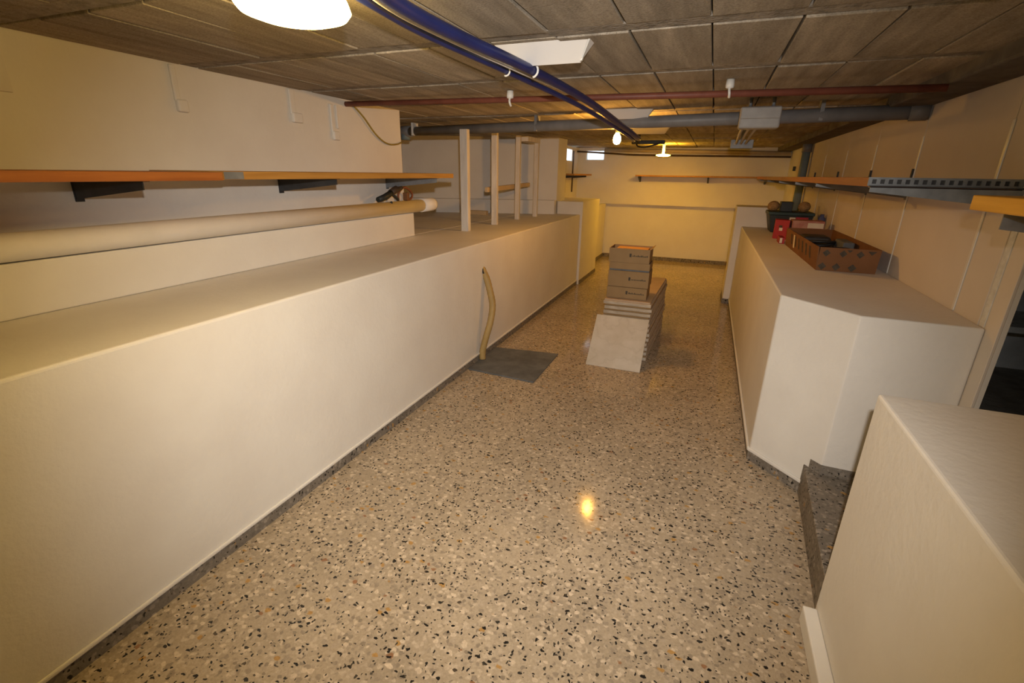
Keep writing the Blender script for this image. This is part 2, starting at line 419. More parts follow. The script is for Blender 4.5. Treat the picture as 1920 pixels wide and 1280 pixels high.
# far left side wall with the narrow basement window
def wall_y_hole(name, x0, x1, y0, y1, z0, z1, hy0, hy1, hz0, hz1, mat):
    b = MB()
    b.box(x0, x1, y0, hy0, z0, z1); b.box(x0, x1, hy1, y1, z0, z1)
    b.box(x0, x1, hy0, hy1, z0, hz0); b.box(x0, x1, hy0, hy1, hz1, z1)
    return struct(b.build(name, mat))
def wall_x_hole(name, y0, y1, x0, x1, z0, z1, hx0, hx1, hz0, hz1, mat):
    b = MB()
    b.box(x0, hx0, y0, y1, z0, z1); b.box(hx1, x1, y0, y1, z0, z1)
    b.box(hx0, hx1, y0, y1, z0, hz0); b.box(hx0, hx1, y0, y1, hz1, z1)
    return struct(b.build(name, mat))
wall_y_hole('wall_left_far', -2.72, XL, 7.74, 10.7, ZF, ZC + 0.05, 9.38, 9.84, 1.83, 2.06, plaster)
wall_x_hole('wall_far', YFAR, YFAR + 0.3, XL, 1.5, 1.035, ZC + 0.05, -2.485, -2.12, 1.87, 2.055, plaster)
struct(MB().box(XL, 1.5, YFAR + 0.09, YFAR + 0.3, ZF, 1.06).build('wall_far_lower', plaster))
# windows: frame and pane
win = struct(MB().box(-2.485, -2.475, 10.33, 10.36, 1.87, 2.055).box(-2.13, -2.12, 10.33, 10.36, 1.87, 2.055)
             .box(-2.475, -2.13, 10.33, 10.36, 1.87, 1.88).box(-2.475, -2.13, 10.33, 10.36, 2.047, 2.055).build('window_1', white_plastic))
MB().box(-2.475, -2.13, 10.338, 10.344, 1.88, 2.047).build('pane', frosted, win)
win = struct(MB().box(-2.68, -2.655, 9.38, 9.395, 1.83, 2.06).box(-2.68, -2.655, 9.825, 9.84, 1.83, 2.06)
             .box(-2.68, -2.655, 9.395, 9.825, 1.83, 1.842).box(-2.68, -2.655, 9.395, 9.825, 2.048, 2.06).build('window_2', white_plastic))
MB().box(-2.667, -2.661, 9.395, 9.825, 1.842, 2.048).build('pane', frosted, win)

# right wall: carcass, boards and cover strips
wr = struct(MB().box(XR + 0.012, XR + 0.03, 2.55, 10.6, ZF, ZC + 0.05).build('wall_right', plaster))
ys = [2.72, 2.98, 4.03, 5.02, 6.0, 7.05, 8.1, 9.2]
for a, b in zip(ys[:-1], ys[1:]):
    MB().box(XR, XR + 0.012, a + 0.004, b - 0.004, 0.9, ZC).build('wall_panel', board_paint, wr, bevel=0.002, segs=1)
MB().box(XR, XR + 0.012, 2.55, 2.716, ZF, ZC).build('wall_panel', board_paint, wr, bevel=0.002, segs=1)
for y, hw in ((2.98, 0.012), (4.03, 0.011), (5.02, 0.010), (6.0, 0.010), (7.05, 0.010), (8.1, 0.01)):
    MB().box(XR - 0.006, XR, y - hw, y + hw, 0.987 if y < 7 else 1.032, 1.86).build('cover_strip', tape_white, wr, bevel=0.003)
MB().box(XR - 0.004, XR, 2.66, 2.705, 0.985, 1.52).build('filler_strip', filler, wr, bevel=0.002)
# the dark void beyond the end of the right wall
struct(MB().box(XR + 0.03, 3.0, 4.3, 4.5, ZF, ZC + 0.05).build('wall_void_back', grey_render))
struct(MB().box(2.8, 3.0, -1.6, 4.3, ZF, ZC + 0.05).build('wall_void_side', grey_render))
vf = struct(MB().box(XR + 0.03, 2.8, 2.9, 4.3, ZF, 0.33).build('trim_3', dusty))
vs = struct(MB().box(XR + 0.03, 2.8, 3.78, 4.3, 0.71, 0.75).build('trim_4', grey_render, bevel=0.005))
b = MB()
for i in range(14):
    x = random.uniform(1.75, 2.3); y = random.uniform(3.84, 4.2); r = random.uniform(0.02, 0.05)
    b.ball((x, y, 0.75 + r * 0.6), r, 8, 5, 0.7)
rub = b.build('rubble', dusty, None); rub['kind'] = 'stuff'; tag(rub, 'dark rubble lying on the grey ledge in the opening', 'rubble')
# walls behind the camera
struct(MB().box(-2.85, 3.0, -1.8, -1.6, ZF, ZC + 0.05).build('wall_back', plaster))
struct(MB().box(1.32, 1.45, 0.3, 2.0, ZF, ZC + 0.05).build('wall_right_near', plaster))

# ------------------------------------------------------------------ masonry ledges
XF = -1.823
led = thing('masonry_ledge', 'long white plastered masonry ledge running the length of the channel opposite the counter', 'ledge', (XF, 3.0, ZF))
MB().prism([(XF, -1.6), (XF, 7.395), (-2.205, 7.395), (-2.205, 7.355), (-2.648, 7.19), (-2.648, -1.6)], ZF + 0.06, 1.018).build('ledge_body', plaster_gloss, led, bevel=0.012, segs=3)
MB().prism([(-2.45, -1.6), (-2.588, 4.0), (-2.649, 4.0), (-2.649, -1.6)], 1.0185, 1.235).build('upper_step', plaster, led, bevel=0.008)
MB().prism([(XF, -1.6), (XF + 0.012, -1.6), (XF + 0.012, 7.4), (XF, 7.4)], -0.004, 0.016).build('plaster_lip', plaster_gloss, led, bevel=0.006)
tag(MB().prism([(-2.650, YE + 0.002), (-2.650, 7.19), (-4.398, 6.565), (-4.398, YE + 0.002)], ZF, 1.018).build('alcove_platform', plaster_gloss), 'plastered platform inside the alcove behind the timber posts', 'platform')
struct(MB().box(XF - 0.02, XF + 0.004, -1.6, 7.42, ZF, 0.0).build('baseboard_left', terrazzo_grey))

# low pier and far blocks on the left
pier = tag(MB().prism([(-2.195, 7.4), (-1.79, 7.4), (-1.79, 8.6), (-2.645, 8.6), (-2.645, 7.72), (-2.195, 7.86)], ZF, 1.205).build('masonry_pier', plaster, None, bevel=0.008), 'white plastered pier closing the far end of the long ledge', 'pier')
blk = tag(MB().box(-2.64, -2.02, 8.6, YFAR + 0.05, ZF, 1.035).build('masonry_block', plaster, None, bevel=0.008), 'low plastered block in the corner behind the pier, under the small windows', 'block')
struct(MB().box(-1.79, -1.782, 7.42, 8.6, ZF, 0.0).box(-2.02, -2.01, 8.6, YFAR + 0.08, ZF, 0.01).build('baseboard_pier', terrazzo_grey))
struct(MB().box(-2.01, 0.48, YFAR + 0.075, YFAR + 0.1, ZF, 0.01).build('baseboard_far', terrazzo_grey))

# right counter with the clipped corner
cnt = thing('masonry_counter', 'white plastered masonry counter with a clipped corner, carrying the cartons', 'counter', (0.9, 4.5, ZF))
poly = [(0.415, 7.129), (0.43, 2.97), (0.735, 2.65), (1.199, 2.64), (1.199, 7.129)]
MB().prism(poly, ZF + 0.06, 0.985).build('counter_body', plaster_gloss, cnt, bevel=0.010, segs=3)
lip = []
MB().prism([(0.404, 7.13), (0.416, 2.962), (0.43, 2.97), (0.416, 7.13)], -0.004, 0.018).prism([(0.416, 2.962), (0.700, 2.668), (0.712, 2.674), (0.43, 2.97)], -0.004, 0.018).build('plaster_lip', plaster_gloss, cnt, bevel=0.005)
struct(MB().prism([(0.411, 7.13), (0.425, 2.965), (0.44, 2.97), (0.43, 7.13)], ZF, 0.0)
       .prism([(0.425, 2.965), (0.700, 2.68), (0.712, 2.69), (0.44, 2.98)], ZF, 0.0).build('baseboard_right', terrazzo_grey))
rp = tag(MB().box(0.33, 0.74, 7.13, 7.6, ZF, 1.232).build('masonry_pier', plaster, None, bevel=0.008), 'white plastered pier at the far end of the counter, behind the toolbox', 'pier')
tag(MB().box(0.45, 1.199, 7.601, YFAR + 0.06, ZF, 1.03).build('masonry_block', plaster, None, bevel=0.008), 'plastered block running from the counter pier to the end wall', 'block')
tag(MB().box(0.741, 1.199, 7.135, 7.6, ZF, 1.03).build('masonry_block', plaster, None, bevel=0.006), 'short plastered block behind the black toolbox', 'block')
struct(MB().box(0.318, 0.33, 7.13, 7.6, ZF, 0.0).box(0.32, 0.415, 7.118, 7.13, ZF, 0.0).build('baseboard_pier_right', terrazzo_grey))

# terrazzo step, and the parapet block beside the camera
ZS = 0.112
stp = thing('terrazzo_step', 'terrazzo step between the clipped counter corner and the parapet', 'step', (1.3, 2.2, ZF))
MB().prism([(0.672, 2.72), (0.735, 2.648), (1.199, 2.638), (1.199, 2.54), (1.9, 2.54), (1.9, 2.05), (1.318, 2.05), (1.318, 1.802), (0.617, 1.802)], ZF, ZS).build('tread', terrazzo_grey, stp, bevel=0.004)
MB().prism([(0.735, 2.638), (1.205, 2.628), (1.205, 2.64), (0.74, 2.65)], ZS, ZS + 0.05).prism([(0.69, 2.69), (0.735, 2.638), (0.745, 2.65), (0.70, 2.70)], ZS, ZS + 0.05).build('step_skirting', terrazzo_grey, stp)
par = thing('parapet_block', 'big white rough-plastered parapet block beside the step', 'parapet', (1.0, 0.8, ZF))
MB().box(0.602, 1.318, -1.2, 1.80, ZF, 0.928).build('parapet_body', plaster_gloss, par, bevel=0.010, segs=3)
MB().box(0.552, 0.602, -1.2, 1.775, ZF, 0.012).build('parapet_plinth', plaster_gloss, par, bevel=0.006)

# ------------------------------------------------------------------ lamps
def mushroom_lamp(label, x, y, glow, drop=0.20, r=0.116, flat=1.0):
    t = thing('mushroom_lamp', label, 'lamp', (x, y, ZC))
    k = r / 0.116; d = drop
    MB().lathe((x, y, ZC), [(0.022, -d + (0.022 + 0.066 * flat) * k), (0.022, -0.012), (0.05, -0.010), (0.05, 0.0)], 18).build('lamp_stem', white_plastic, t)
    prof = [(0.02, 0.0), (0.08, 0.003), (0.108, 0.012), (0.116, 0.022), (0.110, 0.022 + 0.018 * flat), (0.085, 0.022 + 0.040 * flat), (0.05, 0.022 + 0.058 * flat), (0.022, 0.022 + 0.066 * flat)]
    MB().lathe((x, y, ZC), [(a * k, -d + h * k) for a, h in prof], 40).build('opal_disc', glow, t)
mushroom_lamp('large glowing mushroom-shaped ceiling lamp cut by the frame top, beside the blue conduits', -1.03, 1.10, glow_big, 0.148, 0.136)

bl = thing('bare_bulb', 'bare lit bulb hanging below the thin conduits in mid-room', 'bulb', (-0.845, 4.6, ZC))
MB().tube([(-0.845, 4.6, ZC), (-0.845, 4.6, 1.99)], 0.006, 6).build('flex', cable_black, bl)
MB().lathe((-0.845, 4.6, 1.99), [(0.012, -0.045), (0.019, -0.04), (0.019, 0.0), (0.008, 0.012)], 14).build('lamp_holder', tool_black, bl)
MB().lathe((-0.845, 4.6, 1.90), [(0.004, -0.048), (0.020, -0.043), (0.031, -0.028), (0.034, -0.006), (0.029, 0.018), (0.018, 0.038), (0.013, 0.047)], 20).build('bulb_glass', glow_bulb, bl)

mushroom_lamp('small distant glowing mushroom-shaped ceiling lamp near the end wall', -0.855, 9.0, glow_far, flat=0.25)

# white tapered boxes on the ceiling
for (y, lab) in ((2.11, 'white tapered ceiling box next to the large lamp, partly covered by blue conduits'),
                 (4.30, 'white tapered ceiling box in front of the bare bulb, second of its row'),
                 (5.90, 'white tapered ceiling box just beyond the bare bulb, last of its row')):
    t = thing('ceiling_box', lab, 'ceiling box', (-0.73, y + 0.2, ZC), 'white tapered boxes along the ceiling')
    x0, x1 = -0.932, -0.530
    MB().hexa([(x0 + 0.02, y + 0.088, 2.035), (x1 - 0.05, y + 0.088, 2.035), (x1 - 0.05, y + 0.096, 2.035), (x0 + 0.02, y + 0.096, 2.035)],
              [(x0, y, ZC + 0.004), (x1, y, ZC + 0.004), (x1, y + 0.07, ZC + 0.004), (x0, y + 0.07, ZC + 0.004)]).build('box_shell', white_lamp_box, t, bevel=0.003)
    MB().hexa([(x1 - 0.048, y + 0.083, 2.038), (x1 - 0.040, y + 0.083, 2.040), (x1 - 0.040, y + 0.07, 2.040), (x1 - 0.048, y + 0.07, 2.038)],
              [(x1 + 0.002, y - 0.004, ZC + 0.003), (x1 + 0.010, y - 0.004, ZC + 0.003), (x1 + 0.010, y + 0.072, ZC + 0.003), (x1 + 0.002, y + 0.072, ZC + 0.003)]).build('end_cap', white_plastic, t)

# ------------------------------------------------------------------ conduits, pipes, cables
tag(MB().tube(smooth_path([(-0.62, -0.5, 2.03), (-0.79, 0.90, 2.03), (-0.86, 1.28, 2.03), (-0.861, 1.637, 2.03), (-0.807, 2.19, 2.025), (-0.742, 3.0, 2.0), (-0.675, 4.0, 1.93), (-0.655, 4.5, 1.898), (-0.74, 5.2, 1.935), (-0.93, 6.5, 2.02)], 8), 0.020, 12).build('blue_conduit', blue_tube), 'thicker dark blue conduit running along the ceiling from the large lamp', 'conduit')
tag(MB().tube(smooth_path([(-0.80, -0.5, 2.05), (-0.925, 0.92, 2.048), (-0.962, 1.30, 2.045), (-0.987, 1.663, 2.045), (-0.928, 2.308, 2.03), (-0.81, 3.15, 1.986), (-0.70, 4.05, 1.908), (-0.690, 4.5, 1.8816), (-0.79, 5.2, 1.92), (-1.0, 6.6, 2.01)], 8), 0.0135, 12).build('blue_conduit', blue_tube), 'thinner dark blue conduit on the large-lamp side of the thick one', 'conduit')
tag(MB().tube(smooth_path([(-0.66, -0.5, 2.06), (-0.86, 0.88, 2.06), (-0.915, 1.30, 2.034), (-0.925, 1.65, 2.033), (-0.868, 2.25, 2.024), (-0.785, 3.07, 2.012), (-0.70, 4.0, 1.945), (-0.69, 4.5, 1.915), (-0.79, 5.2, 1.955), (-0.97, 6.55, 2.05)], 6), 0.006, 8).build('white_cable', white_plastic), 'thin white cable between the two blue conduits', 'cable')
t = thing('conduit_clip', 'white plastic ring clip holding the blue conduits beside the first ceiling box', 'clip', (-0.85, 2.24, ZC))
ring = [(-0.803 + 0.027 * math.cos(a), 2.23, 2.023 + 0.027 * math.sin(a)) for a in [math.radians(d) for d in range(-80, 200, 20)]]
MB().tube(ring, 0.005, 8).build('clip_ring', white_plastic, t)
ring = [(-0.935 + 0.019 * math.cos(a), 2.25, 2.031 + 0.019 * math.sin(a)) for a in [math.radians(d) for d in range(-110, 120, 20)]]
MB().tube(ring, 0.004, 8).build('clip_ring', white_plastic, t)
MB().box(-0.89, -0.85, 2.22, 2.26, 2.06, 2.104).build('clip_base', white_plastic, t)

t = thing('copper_pipe', 'thin reddish pipe crossing the ceiling from wall to wall', 'pipe', (-0.7, 3.4, 2.065))
MB().tube([(-2.65, 3.245, 2.07), (-0.8, 3.225, 2.045), (0.98, 3.17, 2.018)], 0.018, 12).build('pipe_run', pipe_red, t)
for x, y, lab in ((-1.30, 3.205, 'white pipe clip under the ceiling on the blue-conduit side of the room'), (0.01, 3.175, 'white pipe clip under the ceiling near the grey junction box')):
    c = thing('pipe_clip', lab, 'clip', (x, y, ZC), 'white clips of the reddish pipe')
    MB().lathe((x, y, ZC), [(0.010, -0.046), (0.021, -0.042), (0.023, -0.03), (0.021, 0.0)], 14).build('clip_head', white_plastic, c)
    MB().tube(smooth_path([(x, y, 2.06), (x, y - 0.012, 2.045), (x + 0.003, y - 0.014, 2.028), (x + 0.004, y + 0.004, 2.012)], 5), 0.007, 8).build('clip_hook', white_plastic, c)

t = thing('drain_pipe', 'thick grey plastic pipe crossing below the ceiling behind the reddish pipe', 'pipe', (-1.0, 4.5, 2.0))
MB().tube([(-3.3, 4.96, 2.015), (-1.0, 4.49, 2.012), (1.2, 4.05, 2.005)], 0.046, 16).build('pipe_run', pvc_grey, t)
MB().tube([(-3.35, 4.97, 2.015), (-3.18, 4.935, 2.015)], 0.058, 16).build('pipe_socket', pvc_grey, t)
MB().tube([(-3.26, 4.95, 2.0), (-3.26, 4.95, 1.93)], 0.05, 14).build('pipe_elbow', pvc_teal, t)
MB().tube([(1.10, 4.07, 2.005), (1.19, 4.052, 2.005)], 0.054, 16).build('pipe_socket', pvc_grey, t)
for x in (-3.12, -1.6, 0.62):
    yy = 4.5 - (x + 1.0) * 0.2
    MB().box(x - 0.012, x + 0.012, yy - 0.052, yy + 0.052, 1.97, 2.11).build('pipe_strap', white_plastic if x < -2 else pvc_grey, t)

t = thing('junction_box', 'grey plastic junction box with rounded corner hanging under the ceiling', 'junction box', (0.23, 3.95, 2.04))
MB().box(0.102, 0.352, 3.86, 4.0, 1.908, 2.042).build('box_body', grey_plastic, t, bevel=0.014, segs=3)
MB().box(0.107, 0.348, 3.848, 3.862, 1.965, 2.036).build('box_lid', grey_plastic, t, bevel=0.006)
for x in (0.16, 0.30): MB().tube([(x, 3.93, 2.04), (x, 3.93, 2.10)], 0.012, 8).build('hanger', steel_grey, t)
for k in range(3):
    x = 0.135 + 0.045 * k
    MB().tube(smooth_path([(x, 3.98, 1.925), (x + 0.01, 4.8, 1.93), (x + 0.03, 5.93, 1.93)], 5), 0.012, 8).build('cable', grey_plastic, t)
t = thing('connector_plate', 'small grey connector plate behind the junction box where three cables end', 'plate', (0.22, 6.0, 1.93))
MB().box(0.11, 0.33, 5.96, 6.04, 1.88, 1.968).build('plate_body', steel_grey, t, bevel=0.004)
for k in range(3):
    MB().tube([(0.155 + 0.05 * k, 5.935, 1.93), (0.155 + 0.05 * k, 5.962, 1.93)], 0.018, 10).build('gland', grey_plastic, t)
MB().box(0.2, 0.24, 5.98, 6.02, 1.966, 2.11).build('hanger', steel_grey, t)

tag(MB().tube(smooth_path([(-2.64, 3.307, 2.075), (-2.63, 3.42, 1.996), (-2.632, 3.543, 1.896), (-2.632, 3.65, 1.838), (-2.63, 3.75, 1.816), (-2.632, 3.86, 1.824), (-2.645, 3.94, 1.842)], 6), 0.0065, 8).build('earth_cable', cable_yg), 'yellow-green cable sagging down the wall where the reddish pipe enters', 'cable')

# far pipes along the end wall
tag(MB().tube(smooth_path([(-2.64, 10.15, 2.03), (-1.9, 10.15, 1.99), (-1.4, 10.15, 1.965), (0.0, 10.15, 1.95), (1.19, 10.15, 1.938)], 5), 0.017, 10).build('dark_pipe', pipe_dark), 'thin dark pipe along the top of the end wall', 'pipe')
tag(MB().tube([(-2.1, 10.22, 2.058), (1.19, 10.22, 1.998)], 0.036, 14).build('cream_pipe', pipe_cream), 'cream pipe above the dark pipe on the end wall', 'pipe')
tag(MB().box(-1.08, -0.66, 6.95, 7.03, 1.985, 2.03).box(-1.02, -0.98, 6.97, 7.01, 2.03, 2.11).build('cable_bar', tool_black, None, bevel=0.004), 'short black bar under the ceiling where the conduits end', 'bar')
tag(MB().tube(smooth_path([(-0.68, 6.9, 2.0), (-0.80, 6.9, 1.965), (-0.90, 6.92, 1.945), (-0.99, 6.95, 1.955), (-1.02, 6.97, 1.99)], 6), 0.010, 8).build('black_cable', cable_black), 'black cable drooping under the bar beside the mushroom lamp', 'cable')
t = thing('downpipe', 'vertical blue-grey downpipe in the far corner above the toolbox', 'pipe', (1.13, 8.1, 1.03))
MB().tube([(1.13, 8.1, 1.03), (1.13, 8.1, 2.09)], 0.052, 16).build('pipe_run', pvc_teal, t)
MB().tube([(1.13, 8.1, 1.93), (1.13, 8.1, 2.04)], 0.062, 16).build('pipe_socket', pvc_grey, t)
tag(MB().box(1.16, 1.20, 9.35, 9.39, 1.70, 1.77).build('wall_hook', tool_black, None, bevel=0.004), 'small black hook high on the wall by the end shelf', 'hook')

# plastered cable drops on the near left wall
def drop(y, z0, z1, wid, lab, twin=False):
    t = thing('cable_drop', lab, 'cable trunking', (XL, y, z0), 'painted cable drops under the ceiling')
    MB().box(XL, XL + 0.016, y - wid, y + wid * 0.4, z0 + 0.02, z1).build('trunking', plaster, t, bevel=0.006)
    if twin: MB().box(XL, XL + 0.014, y + wid * 1.6, y + wid * 2.4, z0 + 0.05, z1).build('trunking', plaster, t, bevel=0.005)
    MB().box(XL, XL + 0.028, y - wid * 0.9, y + wid * 1.7, z0 - 0.03, z0 + 0.03).build('socket_box', plaster, t, bevel=0.008)
drop(1.93, 1.905, 2.095, 0.022, 'faint painted cable drop by the large lamp, first under the ceiling')
drop(2.715, 1.925, 2.095, 0.032, 'wide white cable drop with small round-cornered socket, second under the ceiling')
drop(3.08, 1.84, 2.05, 0.024, 'double painted cable drop beside the yellow-green cable', True)
t = thing('access_panel', 'white painted access panel at the edge of the frame under the ceiling', 'panel', (XL, 1.1, 1.87))
MB().box(XL, XL + 0.012, 0.9, 1.245, 1.872, 2.06).build('panel_plate', plaster, t, bevel=0.004)

# ------------------------------------------------------------------ shelves
def bracket(p, y, xw, xt, zt, hw, ht, mat, name='bracket', th=0.03):
    """tapered cantilever plate from wall x=xw to tip x=xt, hanging under zt"""
    b = MB()
    a = [(xw, y - 0.002, zt - hw), (xt, y - 0.002, zt - ht), (xt, y - 0.002, zt), (xw, y - 0.002, zt)]
    c = [(x, y + 0.003, z) for x, _, z in a]
    n = len(b.v); b.v += a + c
    b.f += [(n, n + 1, n + 2, n + 3), (n + 7, n + 6, n + 5, n + 4), (n, n + 4, n + 5, n + 1), (n + 1, n + 5, n + 6, n + 2), (n + 2, n + 6, n + 7, n + 3), (n + 3, n + 7, n + 4, n)]
    b.s += [False] * 6
    xa, xb = min(xw, xt), max(xw, xt)
    b.box(xa, xb, y - 0.002, y + th, zt - 0.003, zt)
    d = 1 if xt > xw else -1
    xs = sorted((xw, xw + d * 0.008)); b.box(xs[0], xs[1], y - 0.004, y + th, zt - hw - 0.01, zt + 0.005)
    return b.build(name, mat, p)

sh = thing('wall_shelf', 'long wooden wall shelf on grey brackets above the white ledge', 'shelf', (XL, 2.0, 1.548))
MB().box(XL, -2.13, -1.5, 1.70, 1.546, 1.583).build('shelf_board', wood_org, sh, bevel=0.002, label='orange pine board')
MB().box(XL, -2.13, 1.705, 3.95, 1.550, 1.587).build('shelf_board', wood_yel, sh, bevel=0.002, label='yellow-brown board')
MB().box(-2.1295, -2.127, 1.705, 1.81, 1.552, 1.585).build('board_joint', steel_grey, sh)
for y in (0.2, 1.36, 2.51, 3.68):
    bracket(sh, y, XL, -2.14 if y > 3 else -2.17, 1.546 if y < 1.7 else 1.550, 0.088, 0.035, steel_dark if y < 2 else (steel_dark if y < 3 else steel_grey))

sr = thing('wall_shelf', 'long reddish wooden wall shelf above the counter', 'shelf', (XR, 5.0, 1.565))
MB().box(0.655, XR - 0.002, 2.75, 9.3, 1.566, 1.606).build('shelf_board', wood_red, sr, bevel=0.002)
for i, y in enumerate((2.72, 4.04, 5.0, 6.2, 7.5, 8.8)):
    bracket(sr, y, XR - 0.001, 0.66, 1.566, 0.085 if i else 0.078, 0.022, steel_grey)
    if i: MB().box(XR - 0.016, XR - 0.001, y - 0.012, y + 0.004, 1.606, 1.665).build('bracket_end', steel_dark, sr)
# slotted steel edge on the end of the board
b = MB(); y0, y1 = 2.738, 2.745
b.box(0.652, XR - 0.001, y0, y1, 1.598, 1.607); b.box(0.652, XR - 0.001, y0, y1, 1.570, 1.579)
k = 17
for i in range(k + 1):
    x = 0.652 + (XR - 0.668) * i / k
    b.box(x, x + 0.015, y0, y1, 1.579, 1.598)
b.build('slotted_edge', steel_grey, sr, label='perforated steel edge strip')
MB().box(0.655, XR - 0.001, 2.716, 2.720, 1.567, 1.572).build('groove_shade', steel_dark, sr)  # dark bar, the shade of the groove put into its colour
MB().box(0.655, XR - 0.001, 2.7455, 2.7475, 1.570, 1.607).build('slot_shade', steel_dark, sr)  # dark plate added behind the slots to give them their shade

sn = thing('plank_shelf', 'short amber plank on a steel bracket at the frame edge, beside the opening', 'shelf', (1.32, 1.6, 1.5))
MB().box(0.80, 1.31, 0.9, 2.10, 1.508, 1.555).build('shelf_board', wood_plank, sn, bevel=0.004)
bracket(sn, 1.97, 1.32, 0.84, 1.508, 0.10, 0.05, steel_grey, th=0.03)
bracket(sn, 1.1, 1.32, 0.84, 1.508, 0.10, 0.05, steel_grey, th=0.03)

sf = thing('wall_shelf', 'thin wooden shelf on the end wall on small black brackets', 'shelf', (-0.25, YFAR, 1.58))
MB().box(-1.43, 0.95, YFAR - 0.28, YFAR, 1.575, 1.603).build('shelf_board', wood_yel, sf, bevel=0.002)
for x in (-1.38, -0.12, 0.85):
    b = MB(); a = [(x, YFAR - 0.24, 1.555), (x, YFAR, 1.47), (x, YFAR, 1.575), (x, YFAR - 0.24, 1.575)]
    n = len(b.v); b.v += a + [(x + 0.03, yy, z) for _, yy, z in a]
    b.f += [(n + 3, n + 2, n + 1, n), (n + 4, n + 5, n + 6, n + 7), (n, n + 1, n + 5, n + 4), (n + 1, n + 2, n + 6, n + 5), (n + 2, n + 3, n + 7, n + 6), (n + 3, n, n + 4, n + 7)]
    b.s += [False] * 6
    b.build('bracket', tool_black, sf)

sl = thing('rail_shelf', 'short wooden shelf on two black wall rails by the narrow window', 'shelf', (XL, 9.6, 1.57))
MB().box(XL, -2.30, 8.7, 10.08, 1.575, 1.605).build('shelf_board', wood_yel, sl, bevel=0.002)
for y in (9.33, 9.87):
    MB().box(XL, XL + 0.02, y - 0.02, y + 0.02, 1.26, 2.03).build('rail', pipe_dark, sl)
    bracket(sl, y, XL, -2.36, 1.575, 0.05, 0.03, steel_dark)
tag(MB().box(XL, XL + 0.03, 9.15, 9.30, 1.18, 1.33).build('socket_panel', grey_plastic, None, bevel=0.005), 'small grey panel under the rail shelf by the narrow window', 'panel')

# ------------------------------------------------------------------ on the ledge
t = thing('plastic_pipe', 'long dusty white plastic pipe lying along the top of the step under the shelf', 'pipe', (-2.575, 1.5, 1.235))
MB().tube([(-2.50, -1.5, 1.295), (-2.53, 1.0, 1.295), (-2.572, 4.18, 1.295)], 0.056, 24).build('pipe_run', pvc_white, t)
MB().tube([(-2.571, 4.10, 1.295), (-2.574, 4.30, 1.295), (-2.575, 4.33, 1.295)], [0.062, 0.062, 0.054], 24).build('pipe_socket', pvc_white, t)
for y in (3.58,):
    MB().ball((-2.535, y, 1.345), 0.012, 10, 6).build('drip_spot', tool_black, t)

t = thing('caulking_gun', 'dark angled hand tool lying on the white pipe beneath the last shelf bracket', 'tool', (-2.55, 3.6, 1.35))
MB().tube([(-2.56, 3.43, 1.374), (-2.55, 3.52, 1.395), (-2.55, 3.62, 1.43)], [0.022, 0.026, 0.024], 12).build('tool_barrel', tool_black, t)
MB().tube([(-2.55, 3.60, 1.425), (-2.55, 3.70, 1.458), (-2.55, 3.76, 1.462)], [0.028, 0.030, 0.018], 12).build('tool_body', pipe_dark, t)
MB().tube(smooth_path([(-2.55, 3.62, 1.41), (-2.54, 3.66, 1.385), (-2.54, 3.69, 1.366)], 5), 0.012, 10).build('tool_handle', tool_black, t)
tag(MB().tube(smooth_path([(-2.56, 3.72, 1.352), (-2.56, 3.73, 1.42), (-2.555, 3.80, 1.465), (-2.56, 3.90, 1.44), (-2.565, 3.95, 1.40), (-2.56, 3.92, 1.365), (-2.56, 3.86, 1.355)], 6), 0.010, 8).build('cable_loop', cable_brown), 'brown cable loop beside the dark hand tool on the white pipe', 'cable')
tag(MB().box(-2.585, -2.54, 3.83, 3.87, 1.352, 1.42).build('cardboard_scrap', cardboard_dk, None, bevel=0.003), 'small brown cardboard piece inside the brown cable loop', 'cardboard')

# timber posts in the alcove
for (x, y, wx, wy, lab) in ((-2.352, 4.61, 0.082, 0.06, 'whitewashed timber post standing first along the ledge, next to the shelf end'),
                            (-2.352, 5.36, 0.070, 0.05, 'whitewashed timber post standing second along the ledge from the shelf end'),
                            (-2.372, 6.15, 0.060, 0.05, 'whitewashed timber post standing third along the ledge, carrying the top block'),
                            (-2.305, 6.68, 0.060, 0.05, 'whitewashed timber post standing fourth along the ledge, next to the pier')):
    tag(MB().box(x - wx / 2, x + wx / 2, y - wy / 2, y + wy / 2, 1.018, 2.05 if y > 5 else 2.0).build('timber_post', post_paint, None, bevel=0.004), lab, 'post', 'whitewashed timber posts on the ledge')
tag(MB().hexa([(-2.452, 5.30, 1.385), (-2.414, 5.30, 1.385), (-2.414, 6.74, 1.425), (-2.452, 6.74, 1.425)], [(-2.452, 5.30, 1.44), (-2.414, 5.30, 1.44), (-2.414, 6.74, 1.475), (-2.452, 6.74, 1.475)]).build('timber_rail', wood_pale, None, bevel=0.003), 'pale timber rail nailed behind the last three posts', 'rail')
tag(MB().box(-2.42, -2.26, 6.20, 6.68, 1.985, 2.045).build('timber_block', post_paint, None, bevel=0.003), 'whitewashed timber block joining the tops of the last two posts', 'block')
tag(MB().box(-3.33, -3.0, 6.52, 6.60, 1.018, 1.075).build('timber_offcut', wood_pale, None, bevel=0.003), 'short timber offcut lying on the ledge at the back of the alcove', 'offcut')

